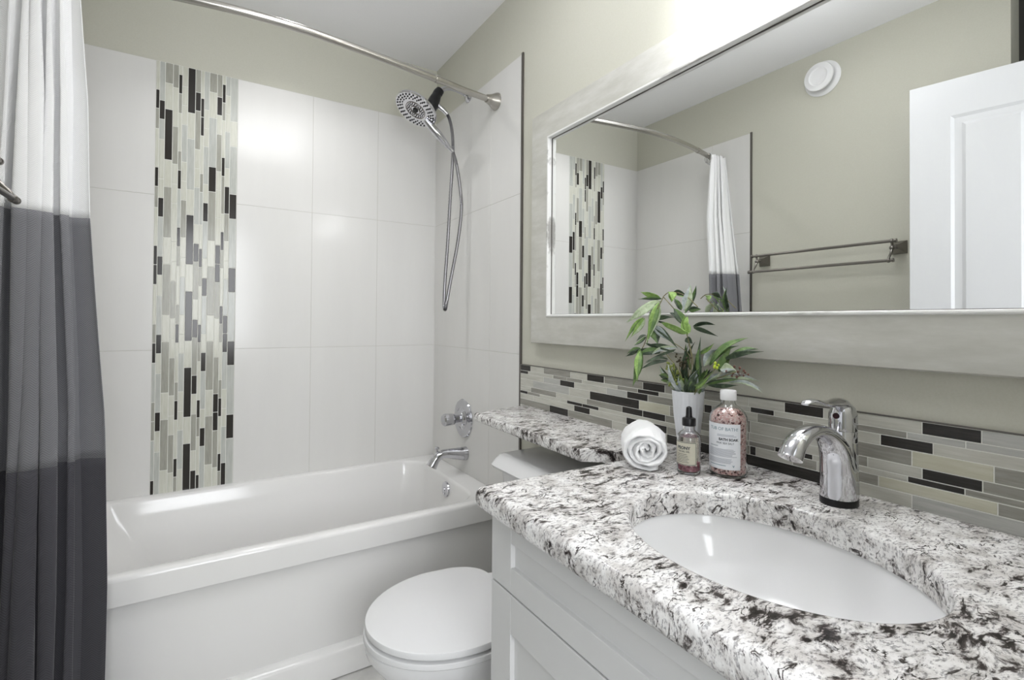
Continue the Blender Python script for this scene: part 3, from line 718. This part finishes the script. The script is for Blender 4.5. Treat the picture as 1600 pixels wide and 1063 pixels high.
b = B(); pl = catmull([(-.060, fy, 1.008), (-.080, fy, 1.0175), (-.105, fy, 1.0185), (-.135, fy, 1.0215), (-.165, fy, 1.0285), (-.184, fy, 1.0285), (-.193, fy, 1.0245)], 6)
tube(b, pl, interp([.013, .0165, .0135, .0095, .0085, .0085, .0060], len(pl)), 20, sq=interp([.5, .55, .5, .4, .32, .32, .4], len(pl)), ref=(0, 0, 1)); obj('lever', b, M['chrome'], fa)
b = B(); lathe(b, [(.001, 0), (.0052, 0), (.0050, .0008), (.001, .0012)], (-.0905, fy+.001, .996), (-1, .0, .12), 20); obj('indicator_dot', b, mat('dark_red_enamel', '33131c', .2), fa)

# ================================================================== MIRROR
mi = thing('mirror', 'large wall mirror in a distressed silver-white wooden frame', 'mirror', (0, -1.66, 1.08))
MY0, MY1, MZ0, MZ1 = -.928, -2.40, 1.0785, 1.8835
prof = [(0, .004), (0, -.022), (.003, -.027), (.010, -.0285), (.050, -.0265), (.091, -.0245), (.0925, -.0245)]
prof2 = [(.0925, -.0245), (.0938, -.0275), (.0962, -.0285), (.0990, -.0275), (.1005, -.0245), (.1012, -.0135), (.1005, -.0125), (.1005, -.009)]
def rim(bm, pr):
    loft(bm, [[(d, MY0-w_, MZ0+w_), (d, MY1+w_, MZ0+w_), (d, MY1+w_, MZ1-w_), (d, MY0-w_, MZ1-w_)] for w_, d in pr], False, False)
b = B(); rim(b, prof); fr = obj('frame', b, M['frame'], mi)
b = B(); rim(b, prof2); obj('inner_bead', b, M['bead'], fr)
b = B(); box(b, -.0102, .003, MY1+.09, MY0-.09, MZ0+.09, MZ1-.09); obj('glass', b, M['mirror'], mi, smooth=False)
b = B(); rim(b, [(.1003, -.0104), (.1003, -.0118), (.1022, -.0118), (.1022, -.0103)]); obj('painted_shadow_gap', b, M['edge'], mi, smooth=False)  # dark strip painted in as the shadow gap between bead and glass

# ================================================================== ROLLED TOWEL
F = Vector((-.238, -1.672, 0)); K = Vector((-.130, -1.566, 0)); ax = (K-F).normalized(); LN = (K-F).length; sd = Vector((ax.y, -ax.x, 0))
mid = (F+K)/2; HL = LN/2; zc = CT+.0425
b = B(); loops = []
T0, T1 = .3, 2*PI*3+math.radians(302); NT = 210
def hsh(a, c_): return math.sin(a*12.9898+c_*78.233)*43758.5453 % 1
for i in range(NT+1):
    th = T0+(T1-T0)*i/NT; f = i/NT
    r_ = .004+.0405*f**.92
    le = max(0, (th-(T1-math.radians(165)))/math.radians(165))
    r_ += .0055*math.sin(PI*min(1, le))**1.2 - .001*le
    cu_, cz_ = r_*math.cos(th), r_*math.sin(th)*.86
    nu, nz = math.cos(th), math.sin(th)
    hl = HL*(1-.05*math.sin(th*1.7)-.03*math.sin(th*.9+1)); ht = .0068*(1+.12*math.sin(5*th)); lp = []
    NL = 12
    for side in (1, -1):
        for j in range(NL+1):
            t = (j/NL*2-1)*side; e = 1-abs(t)**8*.75
            off = ht*side*e; wob = .0022*math.sin(th*2.3+t*4)+.0008*math.sin(th*9+t*11)
            p = mid + ax*(hl*t*(1+.0)) + sd*(cu_+nu*(off+wob)); z_ = zc+cz_+nz*(off+wob)
            z_ = max(z_, CT+.0012+.001*hsh(i, j)*.5)
            lp.append((p.x, p.y, z_))
    loops.append(lp)
loft(b, loops)
tw = obj('rolled_towel', b, M['towel'], loc=(mid.x, mid.y, CT)); tag(tw, 'white washcloth rolled into a spiral where shelf meets countertop', 'towel')
ss = tw.modifiers.new('s', 'SUBSURF'); ss.levels = ss.render_levels = 1
tx = bpy.data.textures.new('terry', 'CLOUDS'); tx.noise_scale = .009
dm = tw.modifiers.new('d', 'DISPLACE'); dm.texture = tx; dm.strength = .0028; dm.mid_level = .5

# ================================================================== BOTTLES
M['glass'] = mat('clear_glass', 'ffffff', .01, trans=1, ior=1.45)
M['liquid'] = mat('pale_oil', 'f0eadb', .02, trans=1, ior=1.36)
def salt():
    m = mat('pink_bath_salt', 'e8c4bf', .6, spec=.4)
    c = coords(m); vo = N(m, 'ShaderNodeTexVoronoi'); vo.inputs['Scale'].default_value = 380; Lk(m, c, vo.inputs['Vector'])
    r1 = ramp(m, vo.outputs['Color'], [(.1, 'e0aaa6'), (.5, 'efcdc7'), (.9, 'fbece8')])
    n = noise(m, c, 105, 3, .6, .9); r2 = ramp(m, n, [(.375, '55282b'), (.41, 'a06a66'), (.435, 'ffffff')])
    mx = N(m, 'ShaderNodeMix', data_type='RGBA', blend_type='MULTIPLY'); mx.inputs[0].default_value = 1
    Lk(m, r1.outputs[0], mx.inputs[6]); Lk(m, r2.outputs[0], mx.inputs[7]); Lk(m, mx.outputs[2], m.node_tree.nodes['Principled BSDF'].inputs['Base Color'])
    bump(m, vo.outputs['Distance'], .6, .002); return m
M['salt'] = salt()
def petals():
    m = mat('pink_petals', 'b0446a', .4)
    c = coords(m); n = noise(m, c, 130, 4, .6, .8); r = ramp(m, n, [(.38, '7c1f45'), (.5, 'c4537e'), (.62, 'd88aa5')]); Lk(m, r.outputs[0], m.node_tree.nodes['Principled BSDF'].inputs['Base Color']); return m
M['petal'] = petals()
M['paper'] = mat('white_label_paper', 'eceef2', .6)
M['ink'] = mat('dark_print', '3a3f46', .6); M['ink2'] = mat('blue_grey_print', '8fa3ad', .6); M['ink3'] = mat('pale_grey_print', 'b9bdc4', .6)
M['clearlabel'] = mat('beige_translucent_label', 'c9c5b4', .4)
CAM = Vector((-1.0257, -2.4035))
def facing(c): return math.atan2(CAM.y-c[1], CAM.x-c[0])
def wrap(bm, src, c, r, a0, z0, mi):
    """bend flat lettering (x right, y up) onto the cylinder; a0 is the angle of x = 0"""
    mp = {}
    for v in src.verts:
        a = a0+v.co.x/r; mp[v] = bm.verts.new((c[0]+r*math.cos(a), c[1]+r*math.sin(a), z0+v.co.y))
    for f in src.faces:
        nf = bm.faces.new([mp[v] for v in f.verts]); nf.material_index = mi
    src.free()
def patch(bm, c, r, a0, x0, x1, z0, z1, mi, n=16):
    for i in range(n):
        p = [a0+(x0+(x1-x0)*(i+k)/n)/r for k in (0, 1)]
        f = bm.faces.new([bm.verts.new((c[0]+r*math.cos(a), c[1]+r*math.sin(a), z)) for a, z in ((p[0], z0), (p[1], z0), (p[1], z1), (p[0], z1))]); f.material_index = mi
def bottle(name, label, c, prof, wall, cont, group=None):
    t = thing(name, label, 'bottle', (c[0], c[1], CT))
    b = B(); P = [(r, h) for r, h in prof]
    inner = [(max(r-wall, .001), h if h > .01 else h+.0035) for r, h in P]
    lathe(b, P+inner[::-1], (c[0], c[1], CT+.0008), (0, 0, 1), 48, caps=(True, True)); obj('glass_body', b, M['glass'], t)
    return t
# tall bath salt bottle
bc = (-.103, -1.768); br = .0365
bt = bottle('bath_salt_bottle', 'tall clear bottle of pink bath salt with white cap and paper label', bc,
            [(.001, 0), (.030, 0), (.0350, .002), (br, .006), (br, .112), (.0355, .120), (.031, .129), (.022, .137), (.0155, .142), (.0135, .147), (.0135, .158)], .0018, None)
b = B(); lathe(b, [(.001, .0045), (.030, .0045), (.0338, .008), (.0340, .110), (.033, .118), (.028, .127), (.021, .133), (.001, .136)], (bc[0], bc[1], CT+.0008), (0, 0, 1), 48); obj('bath_salt', b, M['salt'], bt)
b = B(); lathe(b, [(.001, .152), (.0155, .152), (.0158, .154), (.0158, .170), (.0148, .1715), (.001, .172)], (bc[0], bc[1], CT+.0008), (0, 0, 1), 36); obj('cap', b, M['white'], bt)
b = B(); A0 = facing(bc)-math.radians(80); LW = .0755; r = br+.0003
patch(b, bc, r, A0, 0, LW, .863, .9535, 0, 28)
lb_ = obj('label', b, M['paper'], bt, recalc=False); lb_['label'] = 'white printed paper label'
b = B(); r = br+.0005
wrap(b, text_bm('TUB OF BATH!', .0088, bold=.0001), bc, r, A0+.013/r, .9405, 1)
wrap(b, text_bm('BATH SOAK', .0068, bold=.00028), bc, r, A0+.0335/r, .9205, 0)
wrap(b, text_bm('PINK SEA SALT', .0052), bc, r, A0+.0285/r, .9135, 0)
def bars(x0, x1, zt, zb, n, mi, seed):
    rg = random.Random(seed); st = (zt-zb)/n
    for k in range(n):
        patch(b, bc, r, A0, x0, x0+(x1-x0)*rg.uniform(.82, 1), zt-st*(k+.55), zt-st*k, mi, 10)
bars(.030, .068, .9325, .9275, 2, 2, 1); bars(.012, .032, .9095, .9060, 1, 2, 2); bars(.008, .070, .9035, .8875, 8, 2, 3); bars(.008, .066, .8845, .8745, 5, 2, 4); bars(.012, .050, .8715, .8690, 1, 1, 5)
wrap(b, text_bm('V', .0055, bold=.0004), bc, r, A0+.060/r, .8685, 1)
obj('lettering', b, [M['ink'], M['ink2'], M['ink3']], lb_, smooth=False, recalc=False)
# dropper bottle
dc = (-.165, -1.720); drr = .0238
dt = bottle('dropper_bottle', 'small clear dropper bottle with black bulb and pink petals inside', dc,
            [(.001, 0), (.019, 0), (.0228, .002), (drr, .006), (drr, .070), (.0225, .077), (.017, .0835), (.0125, .0865), (.0115, .090), (.0115, .099)], .0016, None)
b = B(); lathe(b, [(.001, .005), (.019, .005), (.0215, .008), (.0215, .068), (.020, .075), (.001, .075)], (dc[0], dc[1], CT+.0008), (0, 0, 1), 40); obj('oil', b, M['liquid'], dt)
b = B(); lathe(b, [(.001, .0062), (.0195, .0062), (.0206, .009), (.0206, .019), (.014, .0225), (.001, .020)], (dc[0], dc[1], CT+.0008), (0, 0, 1), 40); obj('petals', b, M['petal'], dt)
b = B(); lathe(b, [(.001, .097), (.0133, .097), (.0135, .099), (.0135, .111), (.0125, .1125), (.0075, .114), (.0062, .117), (.0058, .130), (.0050, .1345), (.001, .1365)], (dc[0], dc[1], CT+.0008), (0, 0, 1), 32); obj('dropper_cap', b, M['rubber'], dt)
b = B(); A1 = facing(dc)-math.radians(82); r = drr+.0003; LW2 = .0505
patch(b, dc, r, A1, 0, LW2, .8655, .9125, 0, 24)
for x0, x1, z0, z1 in ((.001, LW2-.001, .9105, .9115), (.001, LW2-.001, .8665, .8673), (LW2-.002, LW2-.001, .8665, .9115)): patch(b, dc, r+.0002, A1, x0, x1, z0, z1, 1, 12)
dl = obj('label', b, [M['clearlabel'], M['ink']], dt, recalc=False)
b = B(); r += .0003
wrap(b, text_bm('PEONY', .0085, bold=.0003), dc, r, A1+.010/r, .8975, 0); wrap(b, text_bm('FACIAL OIL', .0048, bold=.0001), dc, r, A1+.012/r, .8915, 0)
rg = random.Random(5)
for k in range(6): patch(b, dc, r, A1, .010, .010+.026*rg.uniform(.5, 1), .8870-.0032*k, .8878-.0032*k, 0, 8)
obj('lettering', b, M['ink'], dl, smooth=False, recalc=False)

# ================================================================== VASE AND GREENERY
vc = (-.080, -1.650)
M['vase'] = mat('white_ribbed_ceramic', 'e4e6ea', .3)
b = B(); n = 96
pv = [(.001, 0), (.017, 0), (.019, .003), (.022, .030), (.0265, .060), (.0315, .100), (.0345, .140), (.0355, .154), (.0345, .155), (.033, .153), (.029, .10), (.022, .04), (.001, .02)]
loops = []
for r_, h in pv: loops.append([(vc[0]+(r_-(.0005 if i % 4 < 2 else 0)*(r_ > .02))*math.cos(2*PI*i/n), vc[1]+(r_-(.0005 if i % 4 < 2 else 0)*(r_ > .02))*math.sin(2*PI*i/n), CT+.0008+h) for i in range(n)])
loft(b, loops); vs = obj('vase', b, M['vase'], loc=(vc[0], vc[1], CT)); tag(vs, 'white tapered ribbed vase of greenery against the backsplash', 'vase')
def leafmat(name, c1, c2, c3, rough=.45):
    m = mat(name, c1, rough, spec=.4); v = coords(m); n = noise(m, v, 85, 5, .65, .8); r = ramp(m, n, [(.3, c1), (.5, c2), (.7, c3)])
    b_ = m.node_tree.nodes['Principled BSDF']; Lk(m, r.outputs[0], b_.inputs['Base Color']); return m
LM = [leafmat('bright_leaf', '6d8f45', '86a659', 'a6c078'), leafmat('pale_leaf', '8f9f7c', 'a9b796', 'cdd5c1'), leafmat('mid_leaf', '4b693a', '637f4c', '83995f'), leafmat('dark_leaf', '2a382c', '3f4e3b', '5d6c54'), leafmat('silver_leaf', '8f9a98', 'adb6b5', 'd3d8d8')]
LI = {'B': 0, 'P': 1, 'G': 2, 'D': 3, 'S': 4}
LEAVES=[
((-0.1, -1.587, 1.212),(-0.13, -1.551, 1.228),0.0137,"B"),
((-0.11, -1.592, 1.207),(-0.16, -1.537, 1.154),0.0196,"P"),
((-0.12, -1.598, 1.205),(-0.15, -1.593, 1.112),0.0224,"P"),
((-0.14, -1.575, 1.165),(-0.17, -1.556, 1.118),0.0135,"P"),
((-0.1, -1.564, 1.145),(-0.11, -1.587, 1.103),0.0216,"D"),
((-0.12, -1.579, 1.148),(-0.11, -1.636, 1.106),0.0151,"S"),
((-0.13, -1.572, 1.102),(-0.11, -1.642, 1.099),0.0106,"D"),
((-0.11, -1.598, 1.089),(-0.15, -1.557, 1.076),0.0150,"D"),
((-0.15, -1.569, 1.093),(-0.17, -1.566, 1.006),0.0210,"G"),
((-0.1, -1.608, 1.066),(-0.15, -1.571, 1.045),0.0105,"D"),
((-0.13, -1.569, 1.122),(-0.16, -1.56, 1.101),0.0091,"D"),
((-0.13, -1.552, 1.093),(-0.16, -1.537, 1.08),0.0092,"D"),
((-0.11, -1.645, 1.099),(-0.13, -1.58, 1.075),0.0087,"S"),
((-0.09, -1.612, 1.227),(-0.1, -1.622, 1.205),0.0180,"B"),
((-0.08, -1.607, 1.228),(-0.07, -1.643, 1.213),0.0106,"D"),
((-0.09, -1.645, 1.182),(-0.07, -1.647, 1.244),0.0175,"S"),
((-0.08, -1.63, 1.184),(-0.08, -1.609, 1.212),0.0134,"D"),
((-0.08, -1.65, 1.184),(-0.06, -1.669, 1.186),0.0117,"D"),
((-0.09, -1.648, 1.15),(-0.09, -1.616, 1.189),0.0175,"D"),
((-0.11, -1.669, 1.131),(-0.12, -1.606, 1.155),0.0185,"B"),
((-0.1, -1.668, 1.131),(-0.09, -1.647, 1.173),0.0171,"B"),
((-0.1, -1.566, 1.163),(-0.09, -1.617, 1.167),0.0092,"D"),
((-0.09, -1.671, 1.145),(-0.07, -1.72, 1.126),0.0100,"D"),
((-0.09, -1.67, 1.147),(-0.07, -1.713, 1.151),0.0115,"D"),
((-0.08, -1.706, 1.061),(-0.055, -1.781, 1.125),0.0168,"G"),
((-0.08, -1.747, 1.076),(-0.055, -1.804, 1.102),0.0136,"G"),
((-0.08, -1.691, 1.058),(-0.07, -1.722, 1.099),0.0170,"S"),
((-0.1, -1.697, 1.037),(-0.1, -1.697, 1.102),0.0168,"G"),
((-0.1, -1.691, 1.086),(-0.09, -1.725, 1.112),0.0084,"G"),
((-0.09, -1.736, 1.041),(-0.06, -1.81, 1.037),0.0122,"S"),
((-0.08, -1.752, 1.029),(-0.055, -1.812, 1.014),0.0135,"S"),
((-0.1, -1.712, 1.023),(-0.08, -1.778, 1.04),0.0124,"D"),
((-0.09, -1.74, 1.056),(-0.08, -1.77, 1.057),0.0176,"P"),
((-0.09, -1.736, 1.051),(-0.08, -1.759, 1.091),0.0163,"D"),
((-0.085, -1.653, 1.004),(-0.09, -1.676, 1.113),0.0131,"D"),
((-0.08, -1.635, 1.012),(-0.09, -1.66, 1.108),0.0074,"D"),
((-0.09, -1.655, 1.005),(-0.09, -1.695, 1.06),0.0188,"D"),
((-0.09, -1.671, 1.007),(-0.1, -1.717, 1.055),0.0157,"G"),
((-0.09, -1.686, 1.008),(-0.1, -1.749, 1.051),0.0127,"P"),
((-0.08, -1.643, 1.003),(-0.08, -1.635, 1.045),0.0147,"D"),
((-0.1, -1.675, 1.008),(-0.1, -1.686, 1.05),0.0170,"S"),
((-0.09, -1.666, 1.047),(-0.09, -1.651, 1.108),0.0115,"D"),
((-0.11, -1.618, 1.026),(-0.12, -1.599, 1.033),0.0133,"D"),
((-0.09, -1.65, 1.119),(-0.09, -1.67, 1.108),0.0131,"D"),
]
BERR={'dark':[(-0.1, -1.636, 1.078), (-0.1, -1.647, 1.071), (-0.1, -1.657, 1.067), (-0.1, -1.664, 1.076), (-0.1, -1.642, 1.062), (-0.1, -1.649, 1.057), (-0.1, -1.659, 1.059), (-0.1, -1.637, 1.068)],
'green':[(-0.11, -1.619, 1.061), (-0.11, -1.624, 1.051), (-0.11, -1.635, 1.05), (-0.11, -1.617, 1.054), (-0.11, -1.63, 1.055), (-0.11, -1.629, 1.03), (-0.11, -1.638, 1.024), (-0.11, -1.647, 1.017), (-0.11, -1.652, 1.032), (-0.11, -1.64, 1.041), (-0.11, -1.626, 1.015)],
'yellow':[(-0.11, -1.737, 1.064), (-0.11, -1.743, 1.071), (-0.11, -1.747, 1.067), (-0.11, -1.749, 1.062), (-0.11, -1.74, 1.062), (-0.11, -1.744, 1.065)],
'red':[(-0.085, -1.78, 1.063), (-0.085, -1.794, 1.059), (-0.085, -1.788, 1.048), (-0.085, -1.798, 1.051), (-0.085, -1.774, 1.044), (-0.085, -1.765, 1.05), (-0.085, -1.778, 1.055), (-0.085, -1.77, 1.065), (-0.085, -1.794, 1.055), (-0.085, -1.755, 1.054), (-0.085, -1.764, 1.045)]}
STEMS=[[(-0.09, -1.657, 1.009), (-0.09, -1.661, 1.061), (-0.09, -1.659, 1.084), (-0.09, -1.628, 1.103), (-0.09, -1.612, 1.109)],
[(-0.09, -1.663, 1.009), (-0.09, -1.666, 1.076), (-0.09, -1.652, 1.133), (-0.09, -1.626, 1.177), (-0.09, -1.606, 1.198), (-0.09, -1.585, 1.217)],
[(-0.1, -1.682, 1.012), (-0.1, -1.677, 1.077), (-0.1, -1.665, 1.119)],
[(-0.1, -1.648, 1.008), (-0.1, -1.639, 1.045), (-0.1, -1.611, 1.075), (-0.1, -1.596, 1.086)],
[(-0.09, -1.691, 1.012), (-0.09, -1.747, 1.043), (-0.09, -1.776, 1.054)],
[(-0.08, -1.576, 1.217), (-0.08, -1.593, 1.227), (-0.08, -1.621, 1.225), (-0.08, -1.648, 1.213), (-0.08, -1.675, 1.191)],
[(-0.1, -1.653, 1.009), (-0.1, -1.642, 1.052), (-0.1, -1.644, 1.067)],
[(-0.1, -1.691, 1.013), (-0.1, -1.731, 1.053), (-0.1, -1.735, 1.063)],
[(-0.13, -1.621, 1.214), (-0.13, -1.589, 1.161), (-0.13, -1.566, 1.108), (-0.13, -1.556, 1.092)]]

pt = thing('greenery', 'bunch of artificial green leaves, stems and berries in the white vase', 'plant', (vc[0], vc[1], CT+.09))
b = B(); C3 = Vector((-1.0257, -2.4035, 1.1557))
def leaf(b, p0, p1, w_, mi):
    p0 = Vector(p0); p1 = Vector(p1); d = p1-p0; Ln = d.length; dn_ = d/Ln
    vw = (C3-p0).normalized(); nn = (vw-dn_*vw.dot(dn_)).normalized()
    nn = Matrix.Rotation(R.uniform(-.7, .7), 3, dn_) @ nn; sd_ = dn_.cross(nn).normalized()
    alt = {0: (0, 0, 1), 1: (1, 1, 4, 0), 2: (2, 0, 3), 3: (3, 3, 2), 4: (4, 4, 1)}[mi]; alt = R.choice(alt)
    n = 16; bow = Ln*R.uniform(.06, .20)*R.choice((1, 1, -1)); sag = Vector((0, 0, 1))*Ln*R.uniform(.02, .10); G = []
    for i in range(n+1):
        t = i/n; hw = w_*.5*max(.015, math.sin(PI*min(1, t**.72))**1.15*1.05*(1+.06*math.sin(9*t+w_*900)))
        if t > .97: hw = .0002
        c_ = p0+d*t+nn*bow*math.sin(PI*t)+sag*math.sin(PI*t)
        tw_ = .35*math.sin(PI*t*1.3)*(1 if mi % 2 else -1); s2 = Matrix.Rotation(tw_, 3, dn_) @ sd_; n2 = dn_.cross(s2)*-1
        G.append([b.verts.new(c_+s2*hw*k - n2*hw*(.28*(1-abs(k)))) for k in (-1, -.5, 0, .5, 1)])
    for i in range(n):
        for j in range(4):
            f = b.faces.new((G[i][j], G[i+1][j], G[i+1][j+1], G[i][j+1])); f.material_index = mi if j < 2 else alt
for p0, p1, w_, k in LEAVES:
    leaf(b, p0, p1, w_*1.15, LI[k])
    if R.random() < .6:
        o_ = lambda s: Vector((R.uniform(-.6, .4), R.uniform(-1, 1), R.uniform(-1, .8)))*s
        leaf(b, Vector(p0)+o_(.006), Vector(p1)+o_(.020), w_*R.uniform(.6, .95), R.choice((LI[k], 3, 2)))
for k in range(26):      # denser blades around the mouth of the vase
    a = R.uniform(0, 2*PI); q0 = Vector((vc[0]+.018*math.cos(a), vc[1]+.018*math.sin(a), .992)); Ln = R.uniform(.035, .085)
    q1 = q0+Vector((.30*math.cos(a) if math.cos(a) < 0 else .08, .55*math.sin(a), R.uniform(.5, 1.0))).normalized()*Ln
    leaf(b, q0, q1, R.uniform(.011, .018), R.choice((3, 3, 2, 4, 1, 3)))
lo = obj('leaves', b, LM, pt, recalc=False); so = lo.modifiers.new('t', 'SOLIDIFY'); so.thickness = .0005
b = B()
for st in STEMS:
    s0 = [(vc[0]+R.uniform(-.01, .01), vc[1]+R.uniform(-.01, .01), .93)]+[tuple(p) for p in st] if st[0][2] < 1.02 else [tuple(p) for p in st]
    tube(b, catmull(s0, 5), .0011, 7)
obj('stems', b, leafmat('brown_green_stem', '6a6248', '7f7a55', '97906c'), pt)
for nm, key, r_, m_ in (('dark_berries', 'dark', .0028, mat('dark_olive_berry', '4a4433', .5)), ('green_berries', 'green', .0032, mat('olive_green_berry', '85904a', .5)), ('yellow_berries', 'yellow', .0030, mat('yellow_green_berry', 'b9cc3f', .5)), ('brown_berries', 'red', .0026, mat('red_brown_berry', '6d4a40', .5))):
    b = B(); P = [Vector(p) for p in BERR[key]]; cc = sum(P, Vector())/len(P)
    for p in P:
        dp_ = Vector((R.uniform(-.006, .006), 0, 0)); sphere(b, p+dp_, r_*R.uniform(.8, 1.15), 10, s=(1, 1, 1.15))
        tube(b, [p+dp_, cc+Vector((.004, .0, -.008))], .0004, 5)
        if key in ('dark', 'green'):
            q_ = p+Vector((R.uniform(-.01, .006), R.uniform(-.007, .007), R.uniform(-.006, .006))); sphere(b, q_, r_*.9, 8)
            tube(b, [q_, cc+Vector((.004, .0, -.008))], .0004, 5)
    obj(nm, b, m_, pt)
